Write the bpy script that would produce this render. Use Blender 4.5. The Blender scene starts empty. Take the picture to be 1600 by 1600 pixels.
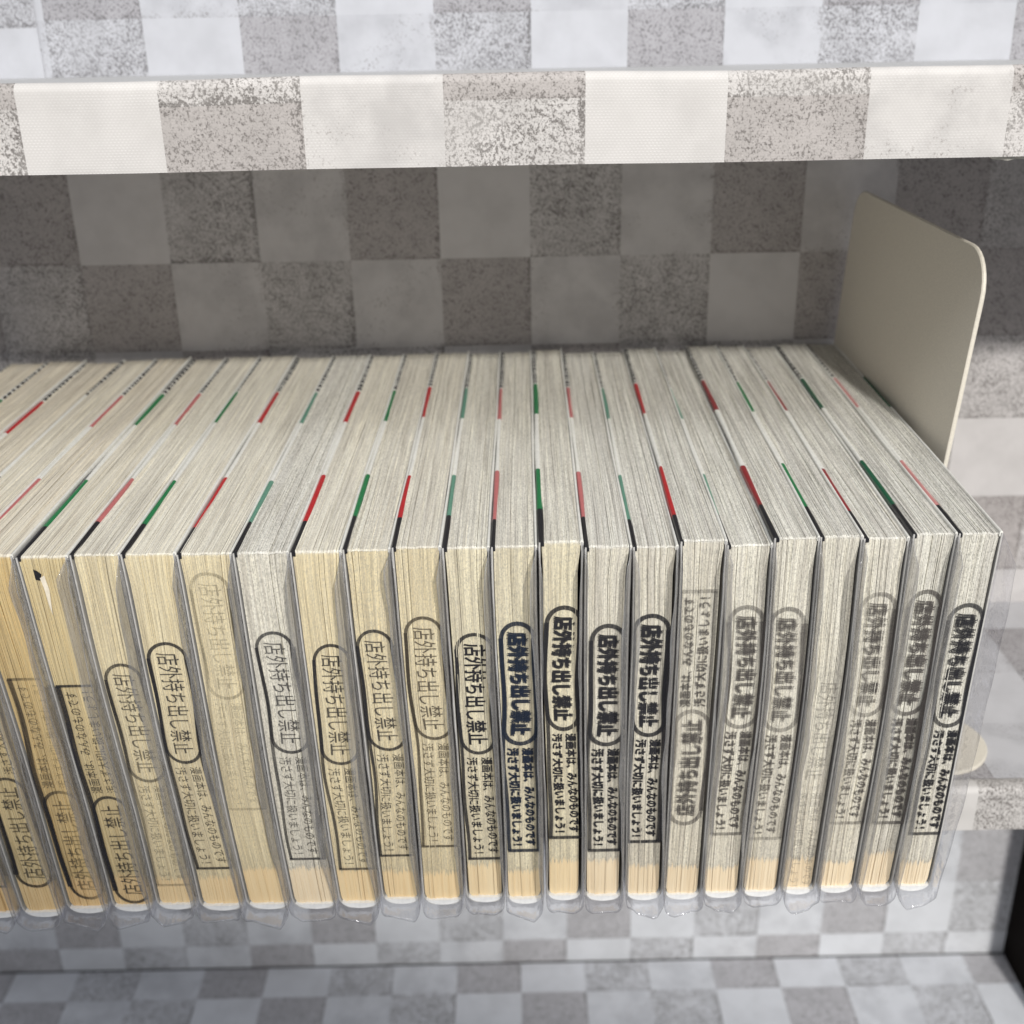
import bpy, math, random
import numpy as np
from mathutils import Vector, Euler

MM = 0.001
sc = bpy.context.scene
R = math.radians

# ------------------------------------------------------------------ camera
cam_d = bpy.data.cameras.new('camera')
cam = bpy.data.objects.new('camera', cam_d)
sc.collection.objects.link(cam)
cam.rotation_euler = Euler((1.15879385, 0.0172953, -0.0088975), 'XYZ')
cam.location = (-6.534 * MM, -267.497 * MM, 238.2635 * MM)
cam_d.sensor_width = 36.0
cam_d.lens = 36.0 * 1857.556 / 1600.0
cam_d.clip_start = 0.01
cam_d.clip_end = 50.0
cam_d.dof.use_dof = True
cam_d.dof.focus_distance = 0.303
cam_d.dof.aperture_fstop = 16.0
sc.camera = cam

# ------------------------------------------------------------------ light
world = bpy.data.worlds.new('World')
sc.world = world
world.use_nodes = True
wb = world.node_tree.nodes['Background']
wb.inputs[0].default_value = (0.93, 0.95, 1.0, 1)
wb.inputs[1].default_value = 0.40
sc.view_settings.view_transform = 'Standard'
sc.view_settings.look = 'None'
sc.view_settings.exposure = 0.0
sc.view_settings.gamma = 1.0


def aim(o, loc, tgt):
    o.location = [c * MM for c in loc]
    d = Vector([(b - a) for a, b in zip(loc, tgt)])
    o.rotation_euler = d.to_track_quat('-Z', 'Y').to_euler()


# key light, front right; its cone edge stands in for an unseen person's shadow
ld = bpy.data.lights.new('key_spot', 'SPOT')
ld.energy = 200.0
ld.color = (1.0, 0.972, 0.925)
ld.shadow_soft_size = 0.055
ld.spot_size = R(94.57)
ld.spot_blend = 0.118
lo = bpy.data.objects.new('key_spot', ld)
sc.collection.objects.link(lo)
aim(lo, (490, -1800, 1330), (775, 0, 1435))
# added broad fill, higher up and to the left, brightens the upper shelf edge
ad = bpy.data.lights.new('fill_panel', 'AREA')
ad.energy = 8.5
ad.color = (0.93, 0.96, 1.0)
ad.shape = 'RECTANGLE'
ad.size = 1.2
ad.size_y = 0.5
ad.energy = 7.0
ao = bpy.data.objects.new('fill_panel', ad)
sc.collection.objects.link(ao)
aim(ao, (-250, -900, 1500), (-60, 60, 180))

sc.cycles.max_bounces = 10
sc.cycles.transparent_max_bounces = 40
sc.cycles.diffuse_bounces = 5


# ------------------------------------------------------------------ helpers
def tag(o, label=None, cat=None, group=None, kind=None):
    if label: o['label'] = label
    if cat: o['category'] = cat
    if group: o['group'] = group
    if kind: o['kind'] = kind
    return o


def empty(name, loc=(0, 0, 0)):
    o = bpy.data.objects.new(name, None)
    o.empty_display_size = 0.02
    o.location = [c * MM for c in loc]
    sc.collection.objects.link(o)
    return o


def mesh_obj(name, verts, faces, mats, parent=None, fmat=None, uv=None, smooth=False, origin=(0, 0, 0)):
    """verts in mm, world space; origin = mm position of the parent"""
    v = (np.asarray(verts, dtype=float) - np.asarray(origin)) * MM
    me = bpy.data.meshes.new(name)
    me.from_pydata(v.tolist(), [], [list(map(int, f)) for f in faces])
    for m in mats: me.materials.append(m)
    if fmat is not None:
        me.polygons.foreach_set('material_index', np.asarray(fmat, dtype=np.int32))
    if uv is not None:
        l = me.uv_layers.new(name='UVMap')
        idx = np.empty(len(me.loops), dtype=np.int32)
        me.loops.foreach_get('vertex_index', idx)
        l.data.foreach_set('uv', np.asarray(uv, dtype=np.float32)[idx].ravel())
    if smooth:
        me.polygons.foreach_set('use_smooth', [True] * len(me.polygons))
    me.update()
    o = bpy.data.objects.new(name, me)
    sc.collection.objects.link(o)
    if parent is not None: o.parent = parent
    return o


def grid_faces(nu, nv, off=0, flip=False):
    a = (np.arange(nu - 1)[:, None] * nv + np.arange(nv - 1)[None, :]).ravel() + off
    f = np.stack([a, a + nv, a + nv + 1, a + 1], 1)
    return f[:, ::-1] if flip else f


class NT:
    def __init__(s, name):
        s.m = bpy.data.materials.new(name)
        s.m.use_nodes = True
        s.t = s.m.node_tree
        s.t.nodes.clear()
        s.out = s.t.nodes.new('ShaderNodeOutputMaterial')

    def n(s, typ, ins=None, **kw):
        nd = s.t.nodes.new('ShaderNode' + typ)
        for k, v in kw.items(): setattr(nd, k, v)
        for k, v in (ins or {}).items():
            if hasattr(v, 'is_output') or isinstance(v, bpy.types.NodeSocket):
                s.t.links.new(v, nd.inputs[k])
            else:
                nd.inputs[k].default_value = v
        return nd

    def math(s, op, a, b=0.0, c=None, clamp=False):
        nd = s.n('Math', {0: a, 1: b}, operation=op, use_clamp=clamp)
        if c is not None:
            if isinstance(c, bpy.types.NodeSocket): s.t.links.new(c, nd.inputs[2])
            else: nd.inputs[2].default_value = c
        return nd.outputs[0]

    def mix(s, f, a, b, blend='MIX'):
        nd = s.n('Mix', {}, data_type='RGBA', blend_type=blend)
        for i, v in ((0, f), (6, a), (7, b)):
            if isinstance(v, bpy.types.NodeSocket): s.t.links.new(v, nd.inputs[i])
            else: nd.inputs[i].default_value = v if i == 0 else (tuple(v) + (1,))[:4]
        return nd.outputs[2]

    def noise(s, vec, scale, detail=2, rough=.5, dim='3D'):
        nd = s.n('TexNoise', {'Vector': vec, 'Scale': scale, 'Detail': detail, 'Roughness': rough}, noise_dimensions=dim)
        return nd.outputs[0]

    def ramp(s, f, lo, hi, a=0., b=1.):
        nd = s.n('MapRange', {0: f, 1: lo, 2: hi, 3: a, 4: b}, interpolation_type='SMOOTHSTEP')
        return nd.outputs[0]

    def done(s, shader):
        s.t.links.new(shader, s.out.inputs[0])
        return s.m


def simple(name, col, rough=.6, spec=.3, bump=0., bscale=800.):
    m = NT(name)
    ins = {'Base Color': tuple(col) + (1,), 'Roughness': rough, 'Specular IOR Level': spec}
    tc = m.n('TexCoord').outputs['Object']
    nz = m.noise(tc, bscale, 3)
    ins['Base Color'] = m.mix(m.ramp(nz, .3, .7), [c * .93 for c in col], [min(1, c * 1.05) for c in col])
    if bump:
        b = m.n('Bump', {'Height': nz, 'Strength': bump, 'Distance': .0002})
        ins['Normal'] = b.outputs[0]
    p = m.n('BsdfPrincipled', ins)
    return m.done(p.outputs[0])


# ------------------------------------------------------------------ wallpaper
def wallpaper(kind):
    m = NT('wallpaper_' + kind)
    uv = m.n('UVMap', uv_map='UVMap').outputs[0]           # millimetres
    # slightly ragged printed grain
    sx = m.n('SeparateXYZ', {0: uv})
    fine = m.noise(m.n('Mapping', {'Vector': uv, 'Rotation': (0., 0., .5), 'Scale': (1., .75, 1.)}).outputs[0], 1.3, 5, .72)
    fine2 = m.noise(m.n('VectorMath', {0: uv, 1: (91.3, 17.7, 5.)}, operation='ADD').outputs[0], 2.1, 3, .6)
    big = m.noise(m.n('VectorMath', {0: uv, 1: (31.3, 47.7, 9.)}, operation='ADD').outputs[0], .07, 3, .6)
    big2 = m.noise(m.n('VectorMath', {0: uv, 1: (231.3, 7.7, 1.)}, operation='ADD').outputs[0], .045, 2, .5)
    cream = (.66, .66, .655)
    mid = m.noise(m.n('VectorMath', {0: uv, 1: (7.3, 57.7, 2.)}, operation='ADD').outputs[0], .33, 3, .6)
    fine = m.math('ADD', fine, m.math('MULTIPLY', m.math('SUBTRACT', mid, .5), .30))
    # the printed squares have a ragged darker rim on two sides
    fu = m.math('MULTIPLY', m.math('FRACT', m.math('DIVIDE', sx.outputs[0], 33.62)), 33.62)
    fv = m.math('MULTIPLY', m.math('FRACT', m.math('DIVIDE', sx.outputs[1], 33.62)), 33.62)
    rim = m.math('MAXIMUM', m.ramp(fu, 31.0, 33.3), m.ramp(fv, 2.0, .4))
    fine = m.math('ADD', fine, m.math('MULTIPLY', rim, m.math('MULTIPLY_ADD', big2, .22, -.06)))
    if kind == 'plain':
        col = m.mix(m.ramp(big, .35, .75), cream, (.575, .575, .57))
    elif kind == 'mottled':
        col = m.mix(m.ramp(big, .35, .7), (.64, .64, .635), (.50, .50, .50))
        d = m.math('MULTIPLY', m.ramp(fine, .55, .66), m.ramp(big2, .44, .60))
        col = m.mix(m.math('MULTIPLY', d, .85), col, (.22, .20, .195))
    elif kind == 'speckled':
        col = m.mix(m.ramp(big, .3, .7), (.66, .655, .65), (.52, .515, .51))
        d = m.math('MULTIPLY', m.math('ADD', m.ramp(fine, .49, .58), m.math('MULTIPLY', m.ramp(fine2, .53, .62), .6), clamp=True), m.ramp(big2, .25, .6, .55, 1.))
        col = m.mix(m.math('MULTIPLY', d, .95), col, (.085, .078, .076))
    else:
        col = m.mix(m.ramp(big, .3, .7), (.462, .442, .436), (.395, .378, .373))
        d = m.math('ADD', m.ramp(fine, .515, .61), m.math('MULTIPLY', m.ramp(fine2, .54, .64), .5), clamp=True)
        col = m.mix(m.math('MULTIPLY', d, .90), col, (.075, .066, .064))
        h = m.ramp(m.noise(uv, 1.6, 2), .60, .72)
        col = m.mix(m.math('MULTIPLY', h, .4), col, (.62, .60, .59))
    # woven cloth backing: warp and weft
    wx = m.math('SINE', m.math('MULTIPLY', sx.outputs[0], 2 * math.pi / .92))
    row = m.math('SINE', m.math('MULTIPLY', sx.outputs[1], 2 * math.pi / .66))
    sh = m.math('SINE', m.math('ADD', m.math('MULTIPLY', sx.outputs[0], 2 * math.pi / .92), m.math('MULTIPLY', m.math('ROUND', m.math('DIVIDE', sx.outputs[1], .66)), math.pi)))
    wv = m.math('MULTIPLY', m.math('ADD', m.math('MULTIPLY', sh, .5), .5), m.math('ADD', m.math('MULTIPLY', row, .5), .5))
    wv = m.math('MULTIPLY', wv, m.ramp(m.noise(uv, .11, 2), .25, .75, .5, 1.))
    col = m.mix(m.math('MULTIPLY', m.math('SUBTRACT', 1., wv), .36), col, (.40, .39, .37))
    col = m.mix(1., col, m.n('ObjectInfo').outputs['Color'], 'MULTIPLY')  # per-sheet tint; differing light on the sheets is put into it
    b = m.n('Bump', {'Height': wv, 'Strength': .4, 'Distance': .0001})
    p = m.n('BsdfPrincipled', {'Base Color': col, 'Roughness': .62, 'Specular IOR Level': .25, 'Normal': b.outputs[0]})
    return m.done(p.outputs[0])


WP = {k: wallpaper(n) for k, n in (('A', 'plain'), ('B', 'mottled'), ('C', 'speckled'), ('D', 'grey'))}
WPL = [WP[k] for k in 'ABCD']
T = 33.62


def sheet(name, parent, origin, u, v, urange, vrange, u0, v0, rows, uvoff=(0, 0), sag=None):
    """a papered rectangle cut at the borders of its printed squares; rows: function row index -> 4 letters"""
    us = [urange[0]] + [u0 + k * T for k in range(-40, 40) if urange[0] + .01 < u0 + k * T < urange[1] - .01] + [urange[1]]
    vs = [vrange[0]] + [v0 + k * T for k in range(-40, 40) if vrange[0] + .01 < v0 + k * T < vrange[1] - .01] + [vrange[1]]
    origin = np.array(origin, float); u = np.array(u, float); v = np.array(v, float)
    V = []; UV = []
    for a in us:
        for b in vs:
            V.append(origin + u * a + v * b); UV.append((a - u0 + T * int(uvoff[0]), b - v0 + T * int(uvoff[1])))
    F = grid_faces(len(us), len(vs))
    fm = []
    for i in range(len(us) - 1):
        for j in range(len(vs) - 1):
            ku = math.floor(((us[i] + us[i + 1]) / 2 - u0) / T); kv = math.floor(((vs[j] + vs[j + 1]) / 2 - v0) / T)
            q = rows(kv)
            fm.append('ABCD'.index(q.get(ku, q['all'][ku % 4]) if isinstance(q, dict) else q[ku % 4]))
    return mesh_obj(name, V, F, WPL, parent, fm, UV)


m_board = simple('board_paper', (.50, .50, .50), .7)
m_dark = simple('unlit_black', (.012, .010, .010), .8)


def box(name, parent, x0, x1, y0, y1, z0, z1, mat, origin=(0, 0, 0)):
    V = [(x, y, z) for x in (x0, x1) for y in (y0, y1) for z in (z0, z1)]
    F = [(0, 1, 3, 2), (4, 6, 7, 5), (0, 4, 5, 1), (2, 3, 7, 6), (0, 2, 6, 4), (1, 5, 7, 3)]
    return mesh_obj(name, V, F, [mat], parent, origin=origin)


# ------------------------------------------------------------------ bookcase
case = empty('bookcase')
tag(case, 'bookcase covered in grey and white checked cloth wallpaper, holding the books', 'bookcase')
XL, XR = -420., 252.
X_, Z_ = (1, 0, 0), (0, 0, 1)
# back panels, one behind every bay; tints carry each bay's light
def rows_mid(r): return {0: {'all': 'DACB', -4: 'D', -5: 'C', 5: 'B', 6: 'D', 7: 'C'}, -1: {'all': 'ADBC', -4: 'C', -5: 'D', 0: 'B', 6: 'C', 7: 'D'}, -2: 'CBDC', -3: 'BCDA', -4: 'CBAD'}.get(r, ['DACB', 'ADBC', 'CBAD', 'BCDA'][r % 4])
def rows_up(r): return ['ADBC', 'BCAD', 'CBDA', 'DACB'][(r if r >= 0 else -r) % 4] if r != -1 else 'BCAD'
def rows_low(r): return {0: 'ACBD', 1: 'DACB', 2: 'CBDA'}.get(r, ['ACBD', 'DACB', 'CBDA', 'BDAC'][r % 4])
sheet('back_panel', case, (0, 178, 0), X_, Z_, (XL, XR), (-18, 200), -64.43, 147.5, rows_mid).color = (1.07, 1.035, 1.04, 1)
sheet('back_panel', case, (0, 178, 0), X_, Z_, (-170, XR), (213.6, 430), -63.4, 232.16, rows_up).color = (.93, .95, 1.03, 1)
sheet('back_panel', case, (0, 177.2, 0), X_, Z_, (XL, -166.9), (213.6, 430), -176.0, 229.9, lambda r: {0: 'CCCC', -1: 'AAAA'}.get(r, 'BDCA'), (40, 9)).color = (.93, .95, 1.03, 1)
sheet('back_panel', case, (0, 218.6, 0), X_, Z_, (XL, XR), (-236.7, -18.6), 18.85, -255.08, rows_low).color = (1.28, 1.31, 1.38, 1)  # paper tinted brighter and cooler to paint in the lower bay's light


def nosing(parent, y, z0, z1, uoff, v0, rows, back, ztop):
    """board: papered front lip with a rolled upper edge, top sheet and underside"""
    r = 2.2
    # strip paths (y,z,arc)
    path = [(y, z0)] + [(y, z1 - r)]
    for k in range(1, 7):
        a = math.pi / 2 * k / 6
        path.append((y + r - r * math.cos(a), z1 - r + r * math.sin(a)))
    path.append((y + 5.0, z1 - .2)); path.append((y + 6.5, ztop))
    us = [XL] + [uoff + k * T for k in range(-40, 40) if XL < uoff + k * T < XR] + [XR]
    uu = []
    for a, b in zip(us[:-1], us[1:]):
        n = 6
        uu += [(a + (b - a) * i / n) for i in range(n)]
    uu.append(us[-1])
    arc = [0]
    for p, q in zip(path[:-1], path[1:]): arc.append(arc[-1] + math.dist(p, q))
    # insert the horizontal tile border
    vb = v0 - z0
    pts = list(zip(path, arc))
    out = []
    for (p, a), (q, b) in zip(pts[:-1], pts[1:]):
        out.append((p, a))
        if a + .05 < vb < b - .05:
            t = (vb - a) / (b - a)
            out.append(((p[0] + (q[0] - p[0]) * t, p[1] + (q[1] - p[1]) * t), vb))
    out.append(pts[-1])
    V = []; UV = []; rnd = random.Random(int(y * 7))
    ph = [rnd.uniform(0, 6) for _ in range(4)]
    for a in uu:
        w = .25 * math.sin(a / 31 + ph[0]) + .12 * math.sin(a / 11 + ph[1])
        for (p, s) in out:
            V.append((a, p[0] + w * .4, p[1] + w * (1 if s > 3 else .35))); UV.append((a - uoff, s + z0 - v0))
    F = grid_faces(len(uu), len(out)); fm = []
    for i in range(len(uu) - 1):
        for j in range(len(out) - 1):
            ku = math.floor(((uu[i] + uu[i + 1]) / 2 - uoff) / T)
            fm.append('ABCD'.index(rows(0 if (out[j][1] + out[j + 1][1]) / 2 > vb else -1)[ku % 4]))
    o = mesh_obj('front_edge', V, F, WPL, parent, fm, UV, smooth=True)
    o.color = (1.10, 1.065, 1.045, 1)
    return o


up = case
nosing(case, 29.2, 199.9, 220.8, -20.53, 214.95, lambda r: 'DACB' if r == 0 else 'CADB', 178, 213.6)
box('shelf', case, XL, XR, 36, 177.9, 200.1, 213.6, m_board)
nosing(case, 50.0, -18.6, -2.0, 10.0, -40, lambda r: 'CBDA', 178, -2.6)
box('shelf', case, XL, XR, 57, 177.9, -18.5, -2.9, m_board)
sheet('shelf_paper', case, (0, 0, -2.4), X_, (0, 1, 0), (XL, XR), (55.8, 177.9), -16.5 + T, 88.0, lambda r: {0: 'ACAB', -1: 'BCDD', 1: 'BDAD', 2: 'CABD'}.get(r, 'DACB')).color = (.97, .97, 1.02, 1)
# underside strip of the upper shelf and its loose paper edge
sheet('shelf_paper', case, (0, 0, -236.7), X_, (0, 1, 0), (XL, XR), (20, 217.5), -5.7, 197.3, lambda r: {0: 'ACBD', -1: 'DBCA', -2: 'CDAB'}.get(r, ['ACBD', 'DBCA', 'CDAB', 'BACD'][r % 4])).color = (1.28, 1.32, 1.42, 1)  # same brightened tint, light of the lower bay put into the paper
box('shelf', case, XL, XR, 20, 216.3, -254, -237.2, m_board)
box('gap_backing', case, XL, XR, 219.4, 226, -254, -237.0, m_dark)  # added dark strip, gives the gap behind the lower shelf its shade
# loose paper edge hanging under the upper front edge
rnd = random.Random(3)
V = []; n = 24
for i in range(n + 1):
    a = i / n; x = 110.5 + 26 * a
    d = 1.5 * min(1, a * 9) * (1 - a) ** .8 * (1 + .15 * math.sin(a * 37)) + .1
    V += [(x, 29.6, 200.2), (x, 30.6 + rnd.uniform(0, .2), 200.2 - d)]
F = [(2 * i, 2 * i + 2, 2 * i + 3, 2 * i + 1) for i in range(n)]
mesh_obj('loose_paper_edge', V, F, [simple('backing_paper', (.62, .60, .54), .7)], case)

# room behind and beside the case, wall coloured near-black for its darkness
V = [(252.6, 700, -900), (1400, 700, -900), (1400, 700, 900), (252.6, 700, 900)]
tag(mesh_obj('wall', V, [(0, 1, 2, 3)], [m_dark]), kind='structure')
V = [(-1500, -2500, -900), (1500, -2500, -900), (1500, 700, -900), (-1500, 700, -900)]
tag(mesh_obj('floor', V, [(0, 1, 2, 3)], [simple('floor_dark', (.05, .045, .04), .6)]), kind='structure')

m_wood = simple('dark_stained_wood', (.006, .004, .003), .8, .08)
box('side_panel', case, 252.6, 270, 150, 222, -420, 430, m_wood)

# ------------------------------------------------------------------ bookend
m_metal = simple('cream_powder_coat', (.74, .69, .59), .45, .4, .25, 2500.)
be = empty('bookend', (111.5, 115, -2.3))
tag(be, 'cream metal bookend standing against the last book on the right', 'bookend')


def plate_pts(rad_n=8):
    y0, y1, z0, z1 = 56.0, 175.0, -1.4, 171.0
    P = [(y0, z0)]
    r = 13.
    for k in range(rad_n + 1):
        a = math.pi - math.pi / 2 * k / rad_n
        P.append((y0 + r + r * math.cos(a), z1 - r + r * math.sin(a)))
    r = 9.
    for k in range(rad_n + 1):
        a = math.pi / 2 - math.pi / 2 * k / rad_n
        P.append((y1 - r + r * math.cos(a), z1 - r + r * math.sin(a)))
    P.append((y1, z0))
    return P


def plate_x(y, z):
    f = (y - 56) / 119.
    return 111.9 + (.078 * (1 - f) + .058 * f) * (z + 2)


P = plate_pts()
V = []; F = []
c = (115., 80.)
th = 1.25; bv = .35
rings = []
for (dx, ins) in ((0, bv), (bv, 0), (th - bv, 0), (th, bv)):
    ring = []
    for (y, z) in P:
        dy, dz = c[0] - y, c[1] - z; L = math.hypot(dy, dz)
        y2, z2 = y + dy / L * ins, z + dz / L * ins
        ring.append(len(V)); V.append((plate_x(y2, z2) + dx, y2, z2))
    rings.append(ring)
n = len(P)
for a, b in zip(rings[:-1], rings[1:]):
    for i in range(n): F.append((a[i], a[(i + 1) % n], b[(i + 1) % n], b[i]))
F.append(tuple(rings[0][::-1])); F.append(tuple(rings[-1]))
mesh_obj('upright_plate', V, F, [m_metal], be, origin=(111.5, 115, -2.3))
# base tongue
B = [(112.3, 57.5)]
cx, cy, rr = 137.0, 76.0, 18.5
for k in range(17):
    a = -math.pi / 2 + math.pi * k / 16
    B.append((cx + rr * math.cos(a), cy + rr * math.sin(a)))
B.append((112.3, 94.5))
V = [(x, y, -2.2) for x, y in B] + [(x, y, -1.15) for x, y in B] + [(cx + (x - cx) * .975, cy + (y - cy) * .975, -.95) for x, y in B]
n = len(B); F = []
for k in (0, n):
    for i in range(n): F.append((k + i, k + (i + 1) % n, k + n + (i + 1) % n, k + n + i))
F.append(tuple(range(2 * n, 3 * n)))
mesh_obj('base_plate', V, F, [m_metal], be, origin=(111.5, 115, -2.3))


# ------------------------------------------------------------------ book materials
def page_material():
    m = NT('page_edges')
    uv = m.n('UVMap', uv_map='UVMap').outputs[0]
    s = m.n('SeparateXYZ', {0: uv}); u, v = s.outputs[0], s.outputs[1]
    oi = m.n('ObjectInfo')
    def vec(a, b, w=0.): return m.n('CombineXYZ', {0: m.math('MULTIPLY', u, a), 1: m.math('MULTIPLY', v, b), 2: m.math('MULTIPLY', oi.outputs['Random'], 40.)}).outputs[0]
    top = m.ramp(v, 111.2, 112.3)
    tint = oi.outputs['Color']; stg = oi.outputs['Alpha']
    toptint = m.mix(.72, tint, (.91, .90, .84))  # tops paler: less yellowed, and partly light put into the colour
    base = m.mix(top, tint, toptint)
    # groups of pages, slightly different paper tones
    g = m.noise(vec(1.3, .012), 1., 3, .6)
    base = m.mix(m.ramp(g, .35, .65), base, m.mix(1., base, (.80, .79, .80), 'MULTIPLY'))
    # single pages
    s1 = m.noise(vec(4.3, .05), 1., 3, .65)
    base = m.mix(m.math('MULTIPLY', m.ramp(s1, .44, .70), .55), base, m.mix(1., base, (.55, .52, .48), 'MULTIPLY'))
    s2 = m.noise(vec(7.5, .02), 1., 2, .6)
    base = m.mix(m.math('MULTIPLY', m.ramp(s2, .50, .68), .8), base, m.mix(1., base, (1.22, 1.2, 1.16), 'MULTIPLY'))
    # ink of the bled panels showing on the edge: short grey dashes
    k1 = m.noise(vec(5.5, .62), 1., 4, .75)
    k2 = m.noise(vec(.9, .09), 1., 3, .6)
    ink = m.math('MULTIPLY', m.ramp(k1, .45, .66), m.ramp(k2, .30, .62, .35, 1.))
    k3 = m.noise(vec(2.6, 1.7), 1., 3, .75)
    base = m.mix(m.math('MULTIPLY', m.math('MULTIPLY', m.ramp(k3, .47, .64), stg), .58), base, (.32, .31, .27))
    base = m.mix(m.math('MULTIPLY', m.ramp(k3, .48, .30), .35), base, m.mix(1., base, (1.2, 1.19, 1.17), 'MULTIPLY'))
    # gutter margin near the spine has no print: ragged border
    gut = m.math('ADD', m.math('MULTIPLY_ADD', oi.outputs['Random'], 5., 9.8), m.math('MULTIPLY', m.math('SUBTRACT', m.noise(vec(1.9, 0.), 1., 5, .85), .5), 13.0))
    pr = m.ramp(m.math('SUBTRACT', v, gut), -.35, .35)
    edge = m.math('MULTIPLY', m.ramp(m.math('ABSOLUTE', m.math('SUBTRACT', m.math('SUBTRACT', v, gut), .5)), 0., .6, 1., 0.), .6)
    ink = m.math('MULTIPLY', ink, pr)
    ink = m.math('MULTIPLY', m.math('ADD', ink, edge), stg, clamp=True)
    base = m.mix(m.math('MULTIPLY', ink, .58), base, (.24, .235, .21))
    tan = m.mix(m.ramp(m.noise(vec(.8, .03), 1., 2), .35, .7), (.76, .67, .52), (.68, .58, .43))
    tan = m.mix(.72, tan, m.mix(1., tint, (1.03, .92, .78), 'MULTIPLY'))
    base = m.mix(m.math('SUBTRACT', 1., pr), base, tan)
    # slowly browner towards the spine
    base = m.mix(m.ramp(v, 75., 5., 0., .12), base, m.mix(1., base, (1., .86, .64), 'MULTIPLY'))
    h = m.math('ADD', m.math('MULTIPLY', s1, .6), m.math('MULTIPLY', k1, .4))
    b = m.n('Bump', {'Height': h, 'Strength': .55, 'Distance': .00015})
    p = m.n('BsdfPrincipled', {'Base Color': base, 'Roughness': .85, 'Specular IOR Level': .12, 'Normal': b.outputs[0]})
    return m.done(p.outputs[0])


def film_material(name, tcol, milk, bump=.35):
    m = NT(name)
    tc = m.n('TexCoord').outputs['Object']
    mp = m.n('Mapping', {'Vector': tc, 'Scale': (1., .5, .55)}).outputs[0]
    nz = m.noise(mp, 260., 3, .55)
    b = m.n('Bump', {'Height': nz, 'Strength': bump, 'Distance': .0012})
    lw = m.n('LayerWeight', {'Blend': .32, 'Normal': b.outputs[0]})
    tr = m.n('BsdfTransparent', {'Color': tuple(tcol) + (1,)})
    gl = m.n('BsdfGlossy', {'Color': (.95, .96, 1., 1), 'Roughness': .09, 'Normal': b.outputs[0]})
    df = m.n('BsdfDiffuse', {'Color': (.74, .73, .72, 1), 'Normal': b.outputs[0]})
    st = m.noise(m.n('Mapping', {'Vector': tc, 'Scale': (1., 1., .045)}).outputs[0], 1500., 3, .6)
    a = m.n('MixShader', {0: m.math('MULTIPLY', m.ramp(st, .3, .7, .6, 1.35), milk), 1: tr.outputs[0], 2: df.outputs[0]})
    f = m.math('ADD', m.math('MULTIPLY', lw.outputs['Facing'], .40), .02)
    o = m.n('MixShader', {0: f, 1: a.outputs[0], 2: gl.outputs[0]})
    return m.done(o.outputs[0])


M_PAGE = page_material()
M_FILM = film_material('clear_vinyl', (.965, .965, .975), .012, 1.0)
M_HEM = film_material('vinyl_hem', (.93, .925, .915), .15)
M_RIM = film_material('vinyl_cut_edge', (.72, .72, .74), .25)
M_WHITE = simple('cover_white', (.80, .80, .79), .35, .5)
M_OFF = simple('cover_edge', (.50, .49, .47), .6, .2)
M_OFF2 = simple('jacket_paper', (.78, .77, .72), .6, .15)
M_BLACK = simple('cover_black', (.018, .018, .022), .35, .5)
M_DK = simple('cover_grey_back', (.16, .14, .125), .5, .4)
def col(name, c): return simple(name, c, .35, .5)
STRIP = {'red': col('print_red', (.50, .025, .03)), 'pink': col('print_faded_red', (.55, .17, .17)),
         'green': col('print_green', (.02, .20, .07)), 'teal': col('print_faded_green', (.13, .30, .22)),
         'dkgreen': col('print_dark_green', (.012, .11, .055)), 'dkred': col('print_dark_red', (.30, .03, .035)),
         'pale': col('print_pale_red', (.62, .26, .25)), 'none': M_WHITE}


def ink_material(name, colr, dens, fu=(1, 0), fv=(1, 0)):
    """fu, fv: coverage at the two ends across / along the stamp"""
    m = NT(name)
    uv = m.n('UVMap', uv_map='UVMap').outputs[0]
    s = m.n('SeparateXYZ', {0: uv})
    def vec(a, b): return m.n('CombineXYZ', {0: m.math('MULTIPLY', s.outputs[0], a), 1: m.math('MULTIPLY', s.outputs[1], b), 2: dens * 31}).outputs[0]
    fade = m.math('MULTIPLY', m.n('MapRange', {0: s.outputs[0], 1: 0., 2: 11., 3: fu[0], 4: fu[1]}).outputs[0],
                  m.n('MapRange', {0: s.outputs[1], 1: 0., 2: 72., 3: fv[0], 4: fv[1]}).outputs[0])
    st = m.noise(vec(3.6, .10), 1., 3, .65)
    gr = m.noise(vec(4., 3.), 1., 3, .7)
    cov = m.math('MULTIPLY', fade, m.math('ADD', m.ramp(st, .30, .62, .95, .72 if dens > .8 else .45), m.math('MULTIPLY', m.math('SUBTRACT', gr, .5), .8)))
    cov = m.math('MULTIPLY', cov, dens, clamp=True)
    df = m.n('BsdfPrincipled', {'Base Color': tuple(colr) + (1,), 'Roughness': .6, 'Specular IOR Level': .2})
    tr = m.n('BsdfTransparent')
    o = m.n('MixShader', {0: cov, 1: tr.outputs[0], 2: df.outputs[0]})
    return m.done(o.outputs[0])


# ------------------------------------------------------------------ stamp lettering
_cache = {}


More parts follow.
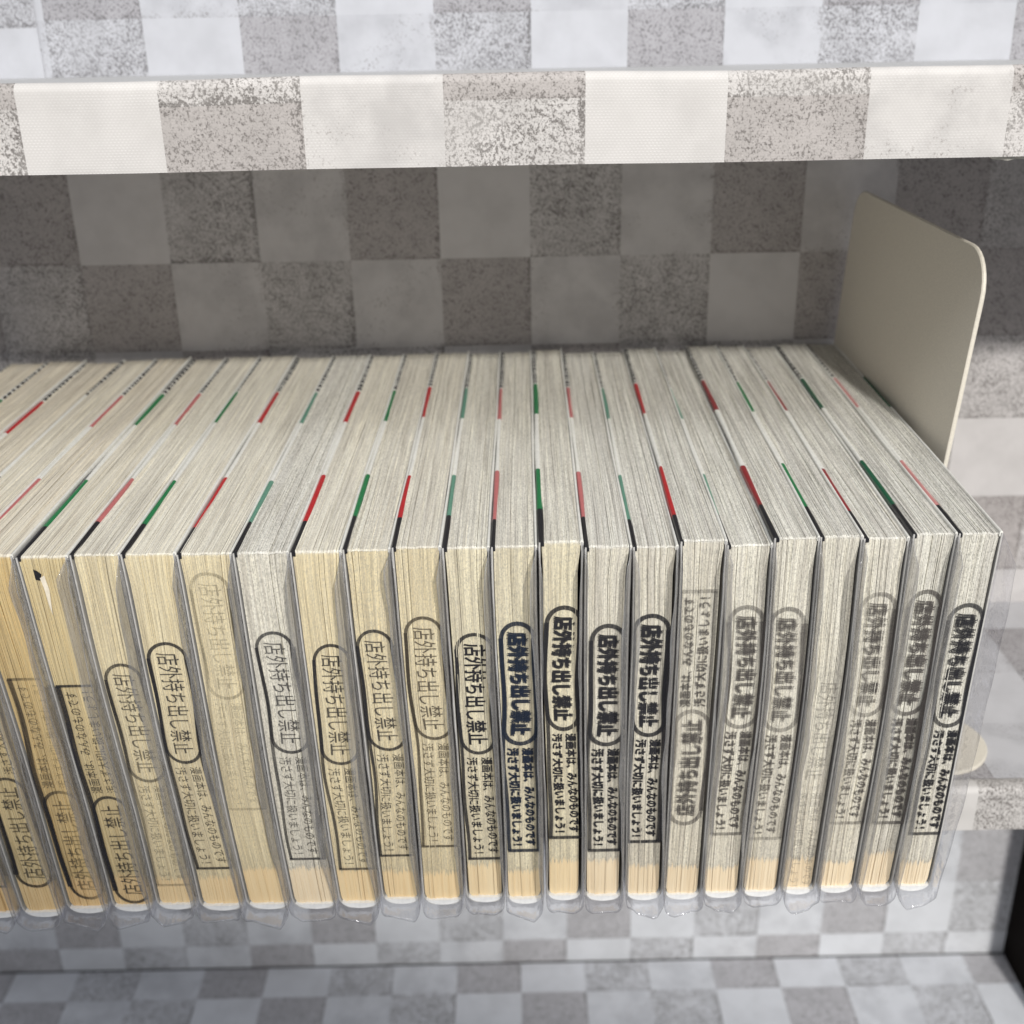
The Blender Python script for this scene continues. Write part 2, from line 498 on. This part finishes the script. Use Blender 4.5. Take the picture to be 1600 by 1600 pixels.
def text_tris(body, size, offset, sx=1.0):
    key = (body, size, offset, sx)
    if key in _cache: return _cache[key]
    cu = bpy.data.curves.new('t', 'FONT')
    cu.body = body; cu.size = size; cu.offset = offset; cu.resolution_u = 2
    ob = bpy.data.objects.new('t', cu)
    sc.collection.objects.link(ob)
    dg = bpy.context.evaluated_depsgraph_get()
    me = bpy.data.meshes.new_from_object(ob.evaluated_get(dg))
    v = np.empty(len(me.vertices) * 3); me.vertices.foreach_get('co', v); v = v.reshape(-1, 3)[:, :2]
    f = [list(p.vertices) for p in me.polygons]
    bpy.data.objects.remove(ob); bpy.data.curves.remove(cu); bpy.data.meshes.remove(me)
    v[:, 0] -= v[:, 0].min(); ym = (v[:, 1].min() + v[:, 1].max()) / 2; v[:, 1] -= ym
    L = v[:, 0].max(); v[:, 0] *= sx
    _cache[key] = (v, f, L * sx)
    return _cache[key]


def text_fit(body, length, height, offset):
    v, f, L = text_tris(body, 1.0, offset)
    h = v[:, 1].max() - v[:, 1].min()
    w = v.copy(); w[:, 0] *= length / L; w[:, 1] *= height / h
    return w, f


def stroke(pts, w, closed=False):
    """ribbon along a polyline in stamp coords"""
    P = np.array(pts, float)
    if closed: P = np.vstack([P, P[:1]])
    d = np.gradient(P, axis=0)
    if closed:
        d[0] = d[-1] = P[1] - P[-2]
    nrm = np.stack([-d[:, 1], d[:, 0]], 1); nrm /= np.linalg.norm(nrm, axis=1)[:, None]
    V = np.vstack([P - nrm * w / 2, P + nrm * w / 2]); n = len(P)
    F = [[i, i + 1, n + i + 1, n + i] for i in range(n - 1)]
    return V, F


def stamp_shapes(bold):
    """coords: a = along reading direction 0..72 (down the book), b = across, + = glyph top"""
    W, L, cap = 10.6, 72.0, 36.5
    parts = []

    def spread(t, f, rad):
        rad = rad * bold
        if bold < .3:
            parts.append((t, f)); return
        for k, (dx, dy) in enumerate(((-1, -.6), (1, .6), (-.6, 1), (.6, -1), (0, 0))):
            parts.append((t + np.array([dx * rad, dy * rad]), f)); lay.append(len(parts) - 1)
    lay = []
    t1, f1 = text_fit('店外持ち出し禁止', cap - 5.6, 5.6, .004)
    t1[:, 0] += 2.8
    spread(t1, f1, .27)
    lw = .85 + min(bold, 1) * .4
    r = 4.7
    pts = []
    for k in range(13):
        a = math.pi / 2 + math.pi * k / 12
        pts.append((r + r * math.cos(a), r * math.sin(a)))
    for x in np.arange(r + 1.5, cap - r, 1.6): pts.append((x, -r))
    for k in range(13):
        a = -math.pi / 2 + math.pi * k / 12
        pts.append((cap - r + r * math.cos(a), r * math.sin(a)))
    for x in np.arange(cap - r - 1.5, r, -1.6): pts.append((x, r))
    parts.append(stroke(pts, lw, True))
    for sgn in (-1, 1):
        p = [(x, sgn * (r + .12)) for x in np.arange(r - .4, L + .01, 1.6)]
        if p[-1][0] < L: p.append((L, sgn * (r + .12)))
        parts.append(stroke(p, lw * (1.6 if sgn > 0 else .95)))
    parts.append(stroke([(L, -r - .6), (L, -2.5), (L, 0), (L, 2.5), (L, r + .6)], lw * .85))
    for body, b in (('漫画本は、みんなのものです', 2.05), ('汚さず大切に扱いましょう！', -2.1)):
        t, f = text_fit(body, L - cap - 3.2, 3.1, .004)
        t[:, 0] += cap + 1.4; t[:, 1] += b
        spread(t, f, .13)
    V = []; F = []; off = 0
    for k, (v, f) in enumerate(parts):
        v = np.column_stack([v, np.full(len(v), -.012 * (k % 12))])
        V.append(v); F += [[i + off for i in q] for q in f]; off += len(v)
    return np.vstack(V), F, L


_st = {}
def get_stamp(b):
    if b not in _st: _st[b] = stamp_shapes(b)
    return _st[b]


# ------------------------------------------------------------------ books
XT = [116.3, 104.9, 93.5, 81.6, 70.6, 58.8, 47.0, 35.1, 23.4, 11.4, 0.0, -11.6, -23.7, -36.3, -48.6, -61.6, -75.8, -89.7,
      -103.6, -116.4, -129.5, -142.7, -155.9, -169.9, -184.5, -199.0, -213.5]
HB, DB = 112.0, 174.0

# strip colour, page tint, edge ink, stamp: (z_top, across offset, bold, density, ink, inverted, fade across, fade along)
Y1, Y2, Y3 = (.80, .71, .49), (.80, .74, .56), (.78, .745, .64)
G1, G2 = (.82, .79, .69), (.81, .79, .71)
O1, O2 = (.72, .56, .29), (.73, .61, .36)
BK = (.03, .03, .035); NV = (.018, .026, .045); GY = (.10, .09, .085)
BOOKS = [
 ('pale', G2, 1.00, (92.0, .9, 1.7, .93, BK, 0, (.75, 1.), (1., 1.)), 'heavy smudged black stamp, beside the metal bookend'),
 ('dkgreen', G2, .90, (96.1, .6, 1.7, .95, GY, 0, (.35, 1.2), (.95, 1.)), 'smudged dark stamp fading away at its left side, second from the bookend'),
 ('dkred', G1, .85, (96.5, .3, 1.5, .66, GY, 0, (.45, 1.15), (1., .9)), 'smudged grey stamp and dark red fold stripe, third from the bookend'),
 ('green', G1, .80, (73.0, .4, .5, .11, GY, 0, (.8, 1.3), (1., .8)), 'hardly any stamp left on its page edges, fourth from the bookend'),
 ('dkred', G1, .85, (92.3, -.3, 1.5, .66, GY, 0, (1., 1.), (1., .6)), 'blurred grey stamp fading downwards, fifth from the bookend'),
 ('teal', G1, .85, (94.7, .6, 1.4, .76, GY, 0, (.75, 1.15), (1., 1.)), 'brownish grey bold stamp and green stripe, sixth from the bookend'),
 ('red', Y3, .85, (98.3, -.6, 1.4, .70, GY, 1, (1.1, .75), (1.1, .7)), 'grey upside-down stamp, seventh from the bookend'),
 ('teal', Y3, .80, (92.7, -.4, 1.3, .98, BK, 0, (1., 1.), (1., 1.)), 'bold black stamp set high, eighth from the bookend'),
 ('pink', Y3, .80, (89.9, .4, 1.3, .96, BK, 0, (.95, 1.), (1., 1.)), 'bold black stamp and faded red stripe, ninth from the bookend'),
 ('green', Y2, .80, (93.9, .6, 1.2, .95, BK, 0, (1., 1.), (1., 1.)), 'bold black stamp and dark green fold stripe, tenth from the bookend'),
 ('pink', Y2, .80, (90.6, .2, 1.4, 1.0, NV, 0, (1., 1.), (1., 1.)), 'blue-black bold stamp, eleventh from the bookend'),
 ('teal', Y2, .75, (87.5, .5, .4, .97, BK, 0, (1., 1.), (1., 1.)), 'crisp black stamp and faded green stripe, twelfth from the bookend'),
 ('red', Y1, .70, (92.4, .6, .12, .85, (.06, .05, .04), 0, (.95, 1.), (1., .95)), 'thin brownish stamp and bright red stripe, thirteenth from the bookend'),
 ('green', Y1, .75, (89.0, .3, .12, .92, BK, 0, (1., 1.), (1., .95)), 'thin black stamp and bright green stripe, fourteenth from the bookend'),
 ('red', Y1, .50, (85.7, .6, .15, .93, BK, 0, (1., 1.), (1., .85)), 'plain yellow edges, thin black stamp and red stripe, fifteenth from the bookend'),
 ('teal', G1, .95, (89.6, .6, .15, .88, BK, 0, (.85, 1.1), (1., 1.)), 'greyer page edges than its neighbours and pale green stripe, sixteenth from the bookend'),
 ('red', Y1, .60, (106.9, -.2, .1, .42, (.08, .07, .05), 0, (.6, 1.2), (1., .9)), 'faint stamp placed highest of all, seventeenth from the bookend'),
 ('green', Y1, .45, (86.8, -.3, .15, .94, BK, 0, (1., 1.), (1., 1.)), 'yellowed edges and crisp wavy black stamp, eighteenth from the bookend'),
 ('pink', Y1, .45, (80.6, .5, .1, .85, BK, 0, (.9, .9), (1.1, .45)), 'yellowed edges and stamp fading at the lower half, nineteenth from the bookend'),
 ('green', O2, .35, (74.9, .2, .12, .95, BK, 1, (.8, 1.1), (1., 1.)), 'torn notch in its upper corner and upside-down stamp, twentieth from the bookend'),
 ('pink', O1, .25, (77.0, .6, .12, .85, BK, 1, (.15, 1.4), (1., .6)), 'browned edges and half-vanished upside-down stamp, twenty-first from the bookend'),
 ('none', O2, .25, (82.6, .2, .12, .92, BK, 1, (.9, 1.), (1., .9)), 'browned edges, upside-down stamp and no coloured stripe, twenty-second from the bookend'),
 ('red', O1, .25, (83.0, .2, .12, .9, BK, 0, (1., 1.), (1., .9)), 'browned edges and red stripe, cut by the left border low down'),
 ('green', O1, .25, (85.0, .2, .12, .9, BK, 0, (1., 1.), (1., .9)), 'green stripe, seen only by its upper edge near the left border'),
 ('red', O1, .25, None, 'only a far corner of its upper edge showing at the left border'),
 ('green', O1, .25, None, 'outermost book at the left border of the row'),
]


def lerp(a, b, t): return a + (b - a) * t


def xbend(x, z):
    """the whole row bulges a little between spine and fore-edge"""
    t = np.asarray(z) / HB
    return .55 * np.sin(math.pi * t) * math.sin(x / 41.) * 1.0 + .22 * np.sin(2 * math.pi * t + x / 17.)


def make_book(i):
    strip, tint, inkg, st, desc = BOOKS[i]
    rnd = np.random.RandomState(100 + i)
    xr, xl = XT[i], XT[i + 1]
    bl, br = xl * .95 + 1.16, xr * .95 + 1.16
    # spine edges wander a bit
    cb, ct = (bl + br) / 2, (xl + xr) / 2
    Tb, Tt = (br - bl), (xr - xl)
    y0 = .011 * ct + rnd.uniform(-.9, .9)
    pv = rnd.uniform(0, 6.28, 4); pa = rnd.uniform(.02, .07, 2)
    dz = rnd.uniform(-.8, .8)
    org = (cb, y0, 0)
    root = empty('comic_book', org)
    tag(root, 'paperback comic in clear sleeve, ' + desc, 'book', 'sleeved comics standing on their spines in a row')
    root['label'] = 'comic with ' + desc if not desc.startswith(('heavy', 'hardly', 'only', 'outermost')) else \
        {'h': 'comic with ' + desc, 'o': 'comic, ' + desc}[desc[0]]

    wz = rnd.uniform(0, 6.28, 3)
    wav = rnd.uniform(.1, .35)

    def P(u, y, z):
        """u: -1..1 across, y mm from the front, z height -> world mm"""
        t = z / HB
        T_ = lerp(Tb, Tt, t); c = lerp(cb, ct, t)
        x = c + u * T_ / 2 + xbend(ct, z) + 2.8 * y / 174. + wav * (1 - abs(u) * .6) * np.sin(z / 13. + wz[0]) * np.exp(-y / 30.)
        return x, y0 + y, z

    # ---------------- page block
    insR, insL = rnd.uniform(1.05, 1.5), rnd.uniform(.8, 1.1)

    def half(z, front, u=0.):
        T_ = lerp(Tb, Tt, z / HB)
        return 1 - 2 * ((insR if u > 0 else insL) if front else .80) / T_
    N = int((xr - xl) / .185)
    e = np.linspace(-1, 1, N + 1)
    e[1:-1] += rnd.uniform(-.25, .25, N - 1) / N
    jf = rnd.uniform(0, .16, N); jt = rnd.uniform(0, .16, N)
    # signatures: a few proud or sunk runs of pages
    k = 0
    while k < N:
        w = rnd.randint(4, 13)
        jf[k:k + w] += rnd.uniform(-.18, .18); jt[k:k + w] += rnd.uniform(-.14, .14)
        if rnd.rand() < .3: jf[k] += .6; jt[k] -= .35
        k += w
    cols = np.repeat(np.arange(N), 2)
    ue = np.empty(2 * N); ue[0::2] = e[:-1]; ue[1::2] = e[1:]
    zf = np.concatenate([[1.6, 2.0, 3.0, 4.6, 6.5], np.linspace(9, 110, 34), [111.3, 111.85]])
    yt = np.concatenate([[.12, .7, 2.0], np.linspace(5, 173.6, 26)])
    V = []; UV = []
    thick = (xr - xl) - 1.6
    rag = rnd.uniform(-1, 1, (N, 3))
    for cidx, (u, cc) in enumerate(zip(ue, cols)):
        for z in zf:
            hl, hr = half(z, True, -1), half(z, True, 1)
            if z > 104:
                q = min(1, (z - 104) / 7.5); q = q * q * (3 - 2 * q)
                hl = lerp(hl, half(z, False), q); hr = lerp(hr, half(z, False), q)
            ub = u + (1 - u * u) * (pa[0] * math.sin(z / 21. + pv[0]) + .35 * pa[1] * math.sin(z / 7.5 + pv[1] + 2 * u))
            uq = (hr - hl) / 2 + ub * (hr + hl) / 2
            # rounded lower corners at the glued spine
            zz = z
            edge = max(0, abs(u) - .62) / .38
            zz = z + (2.6 * (1 - math.sqrt(max(0, 1 - edge ** 2)))) * max(0, 1 - (z - 1.6) / 9)
            yy = jf[cc] + .10 * math.sin(z / 9 + rag[cc, 0] * 3) + .25 * math.sin(z / 37. + wz[1]) * .6
            yy = yy + (max(0, (z - 110.5)) * .08)
            x, y, z2 = P(uq, yy, zz)
            V.append((x, y, z2 + (dz if z > 100 else dz * z / 100))); UV.append((i * 31.7 + (u + 1) * .5 * thick, z))
        for q in yt:
            h = half(HB, False)
            zz = HB - .05 + jt[cc] * (1 if q > .5 else .4) + .10 * math.sin(q / 15 + rag[cc, 1] * 3) + .22 * math.sin(q / 45. + wz[2]) - (.25 if q < .5 else 0)
            f0 = (pa[0] * math.sin(HB / 21. + pv[0]) + .35 * pa[1] * math.sin(HB / 7.5 + pv[1] + 2 * u)) * math.exp(-q / 40.)
            ub = u + (1 - u * u) * (f0 + pa[1] * math.sin(q / 33. + pv[2]) * (1 - math.exp(-q / 40.)))
            x, y, z2 = P(ub * h, q, HB)
            V.append((x, y, zz + dz)); UV.append((i * 31.7 + (u + 1) * .5 * thick, HB + .2 + q))
    nr = len(zf) + len(yt)
    F = grid_faces(2 * N, nr)
    F = F.tolist()
    n0 = len(V)
    # sides and back
    for u in (-1, 1):
        h = half(50, True, u)
        for (y, z) in ((.8, 5.), (.8, 111.4), (173.6, 111.4), (173.6, 5.)):
            x, yy, zz = P(u * h * .99, y, z); V.append((x, yy, zz)); UV.append((i * 31.7, 150 + z))
    F += [[n0, n0 + 3, n0 + 2, n0 + 1], [n0 + 4, n0 + 5, n0 + 6, n0 + 7], [n0 + 2, n0 + 3, n0 + 7, n0 + 6], [n0, n0 + 4, n0 + 7, n0 + 3]]
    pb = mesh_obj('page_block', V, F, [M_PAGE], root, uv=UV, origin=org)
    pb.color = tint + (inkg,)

    # ---------------- cover: two boards and the wrapped spine
    def section(out, z_top, nz=12):
        """U-shaped path, out = mm outwards from the nominal thickness"""
        pts = []
        rc = 3.2
        for z in np.linspace(z_top, rc + .6, nz): pts.append((-1, out, z))
        for k in range(1, 7):
            a = math.pi / 2 * k / 6
            pts.append((-1, out, ('arc', a)))
        for k in range(6, 0, -1):
            a = math.pi / 2 * k / 6
            pts.append((1, out, ('arc', a)))
        for z in np.linspace(rc + .6, z_top, nz): pts.append((1, out, z))
        return pts

    def sect_xyz(sd, out, zz, y, low=0.):
        T_ = lerp(Tb, Tt, 0.02)
        if isinstance(zz, tuple):
            a = zz[1]; rc = 3.2
            uu = sd * (1 - (2 * rc / T_) * (1 - math.cos(a)) - 2 * (-out) / T_ * math.cos(a))
            # belly of the spine
            z = .6 + rc - rc * math.sin(a) - .5 * (a / (math.pi / 2)) ** 2 - low
            return P(uu, y, z)
        T_ = lerp(Tb, Tt, zz / HB)
        return P(sd * (1 + 2 * out / T_), y, zz)

    def shell(name, o1, o2, ztop, ys, mat, low1=0., low2=0., parent=root):
        s = section(o1, ztop); ns = len(s); V = []; F = []
        for y in ys:
            for (sd, o, zz) in s: V.append(sect_xyz(sd, o1, zz, y, low1))
        for y in ys:
            for (sd, o, zz) in s: V.append(sect_xyz(sd, o2, zz, y, low2))
        ny = len(ys)
        F += grid_faces(ny, ns).tolist() + grid_faces(ny, ns, ny * ns, True).tolist()
        for r_ in (0, ny - 1):
            for q in range(ns - 1):
                a = r_ * ns + q; b = ny * ns + a
                F.append([a, a + 1, b + 1, b])
        for q in (0, ns - 1):
            for r_ in range(ny - 1):
                a = r_ * ns + q; b = ny * ns + a
                F.append([a, b, b + ns, a + ns])
        return mesh_obj(name, V, F, [mat], parent, smooth=False, origin=org)
    ys = [-.5, 0, 40, 90, 140, 174.3]
    cov = shell('cover', -.22, -.62, HB + .2 + dz, ys, M_OFF, 0, -.35)
    # solid white spine wedge between page block and cover
    V = []; F = []; n = 14
    for y in (-.75 - rnd.uniform(0, .3), 174.2):
        for k in range(n + 1):
            u = -1 + 2 * k / n; uu = u * .82
            edge = max(0, abs(uu) - .55) / .45
            zl = .25 + 2.6 * (1 - math.sqrt(max(0, 1 - (abs(u)) ** 2 * .96))) * .9
            zh = 2.0 + 2.4 * (1 - math.sqrt(max(0, 1 - edge ** 2)))
            V.append(P(uu, y, zl)); V.append(P(uu, y, max(zh, zl + .15)))
    m_ = 2 * (n + 1)
    for k in range(n):
        a = 2 * k
        F += [[a, a + 2, a + 3, a + 1], [a + 1, a + 3, m_ + a + 3, m_ + a + 1], [a, m_ + a, m_ + a + 2, a + 2]]
    mesh_obj('spine', V, F, [M_WHITE], root, origin=org)

    # ---------------- jacket folds at the fore-edge
    def fold(side, w, segs, top_z):
        """rounded fold, segs: list (y0, y1, material index)"""
        mats = [M_OFF2, M_BLACK, STRIP[strip], M_OFF, STRIP['dkgreen']]
        V = []; F = []; fm = []
        prof = []
        for k in range(7):
            a = math.pi * k / 6
            prof.append((-math.cos(a) * w / 2, math.sin(a) * .55))
        prof = [(-w / 2, -.9)] + prof + [(w / 2, -.9)]
        npf = len(prof)
        ycut = sorted(set([s[0] for s in segs] + [s[1] for s in segs] + list(np.arange(0, 174, 12.))))
        T_ = xr - xl
        for y in ycut:
            wob = .10 * math.sin(y / 19 + wz[1] + side)
            for (px, pz) in prof:
                u = side * (1 - 2 * (.02 + w / 2) / T_) + 2 * (px * (1 + .16 * math.sin(y / 8. + wz[0] + side)) + wob) / T_
                x, yy, z = P(u, y - .2 if y < 1 else y, HB)
                V.append((x, yy, z + top_z + pz + dz))
        for r_ in range(len(ycut) - 1):
            mid = (ycut[r_] + ycut[r_ + 1]) / 2
            mi = 0
            for (a, b, q) in segs:
                if a <= mid <= b: mi = q
            for q in range(npf - 1):
                a = r_ * npf + q
                F.append([a, a + 1, a + npf + 1, a + npf]); fm.append(mi)
        F.append(list(range(npf))); fm.append(segs[0][2] if segs else 0)
        return mesh_obj('jacket_fold', V, F, mats, root, fm, origin=org)
    blk, c1, c2 = (17.5 + rnd.uniform(-3, 3)), (48.5 + rnd.uniform(-2, 2.5)), (96.5 + rnd.uniform(-2, 2))
    c3 = c2 + 32
    if strip == 'none': segs = [(0, 55, 1), (55, 174, 0)]
    else: segs = [(0, blk, 1), (blk, c1, 2), (c1, c2, 0), (c2, c3, 2)]
    y = c3 + 1.5
    while y < 170:
        a = rnd.uniform(1.4, 3.2); b = rnd.uniform(.7, 1.6)
        segs.append((y, min(172, y + a), 1)); y += a + b
    fw = 1.3 + rnd.uniform(-.2, .3)
    fold(-1, fw, segs, -.05)
    rsegs = [(0, 174, 0)]
    if i == 0: rsegs = [(0, 97, 0), (97, 130, 4), (130, 174, 0)]
    fold(1, .78, rsegs, .1)

    # ---------------- clear sleeve
    ov = rnd.uniform(3.8, 6.4)
    sec = section(-.05, HB - .2 + dz, 34)
    curlL, curlR = rnd.uniform(.2, 1.2), rnd.uniform(.5, 1.9)
    if i == 0: curlR = -2.6
    pw = rnd.uniform(0, 6.28, 6)
    ns = len(sec); V = []
    fr = [1.0, .8, .6, .4, .2, 0.0]
    drop = rnd.uniform(-.2, 1.5)
    for f in fr + [-1, -2, -3]:
        for (sd, o, zz) in sec:
            z = zz if not isinstance(zz, tuple) else 3.
            lim = min(1., max(0., (HB + .5 - z) / (4.5 + 3 * abs(math.sin(pw[0] + sd))))); lim = lim * lim * (3 - 2 * lim)
            h = (.8 + (ov - .8) * lim) * (1 + .06 * math.sin(z / 8. + pw[0]) + .05 * math.sin(z / 3.1 + pw[1]))
            if i == 0 and sd > 0: h *= 1.2
            if f < 0: y = {-1: 50., -2: 120., -3: 175.6}[f]; c = 0
            else:
                y = -.0 - f * h
                cur = (curlL if sd < 0 else curlR) * (1 + .35 * math.sin(z / 23. + pw[2] + sd) + .12 * math.sin(z / 7. + pw[3])) + .12 * math.sin(z / 3.3 + pw[5])
                if i == 0 and sd > 0: cur = curlR * min(1, max(.1, (z) / 60.))
                c = cur * f ** 1.6 * (lim if z > 20 else max(.25, z / 20.))
            x, yy, z2 = sect_xyz(sd, -.05, zz, y, .45 + (drop * f if f > 0 else 0) * (1 if isinstance(zz, tuple) else 0))
            if isinstance(zz, tuple):
                c *= math.cos(zz[1])
                if f > 0:
                    z2 += f * (.7 * math.sin(pw[4] + (x - cb) / 2.1) + .35 * math.sin(pw[5] + (x - cb) / .8)) * math.sin(zz[1])
                    yy -= .9 * f * math.sin(pw[1] + (x - cb) / 1.9) * math.sin(zz[1])
            V.append((x - sd * c, yy, z2))
    F = grid_faces(len(fr) + 3, ns)
    fm = []
    for r_ in range(len(fr) + 2):
        for q in range(ns - 1):
            arc = isinstance(sec[q][2], tuple) or isinstance(sec[q + 1][2], tuple)
            fm.append(1 if (r_ < len(fr) - 1 and not arc and not (i == 0 and sec[q][0] > 0)) else 0)
    sl = mesh_obj('sleeve', V, F, [M_FILM, M_HEM, M_RIM], root, fm, smooth=True, origin=org)
    so = sl.modifiers.new('thickness', 'SOLIDIFY'); so.thickness = .16 * MM; so.offset = 0; so.material_offset_rim = 2

    # ---------------- stamp printed on the page edges
    if st:
        ztop, xo, bold, dens, inkc, inv, fu, fv = st
        sv, sf, L = get_stamp(round(bold, 2))
        a = sv[:, 0].copy(); b = sv[:, 1].copy()
        T_ = xr - xl
        sc_ = min(1., (T_ - 1.1) / 11.4)
        ux = b + 5.5; va = a.copy()
        b = b * sc_ * (1 + .04 * np.sin(a / 9 + wz[0]))
        sway = .35 * np.sin(a / 11. + wz[1]) + .18 * np.sin(a / 4.7 + wz[2])
        if inv: a = L - a; b = -b
        z = ztop - a
        cxx = xo + sway
        t = z / HB
        Tz = lerp(Tb, Tt, t)
        u = (b + cxx * sc_) / (Tz / 2)
        u = np.clip(u, -(1 - 1.1 / Tz), 1 - 1.1 / Tz) if True else u
        x, y, z = P(u, -.26 + sv[:, 2], z)
        V = np.stack([x, y - .0 * x, z + dz * z / 100], 1)
        mat = ink_material('stamp_ink', inkc, dens, fu, fv)
        so_ = mesh_obj('stamp', V, sf, [mat], root, uv=np.stack([ux, va], 1), origin=org)

    # torn notch on one old book
    if i == 19:
        pts = [(-.44, 108.8), (-.30, 108.3), (-.17, 107.4), (-.28, 105.6), (-.44, 105.9)]
        V = [P(u, -.34, z) for u, z in pts]
        mesh_obj('torn_hole', V, [list(range(len(V)))], [M_BLACK], root, origin=org)  # flat black patch, painted dark for the inside of the tear
        pts = [(-.26, 106.4), (-.05, 107.2), (-.02, 103.), (-.12, 96.), (-.2, 99.), (-.18, 103.)]
        V = [P(u, -.42 - .3 * (k % 2), z) for k, (u, z) in enumerate(pts)]
        mesh_obj('torn_flap', V, [list(range(len(V)))], [simple('torn_paper', (.84, .76, .62), .8)], root, origin=org)
    return root


for i in range(25):
    make_book(i)
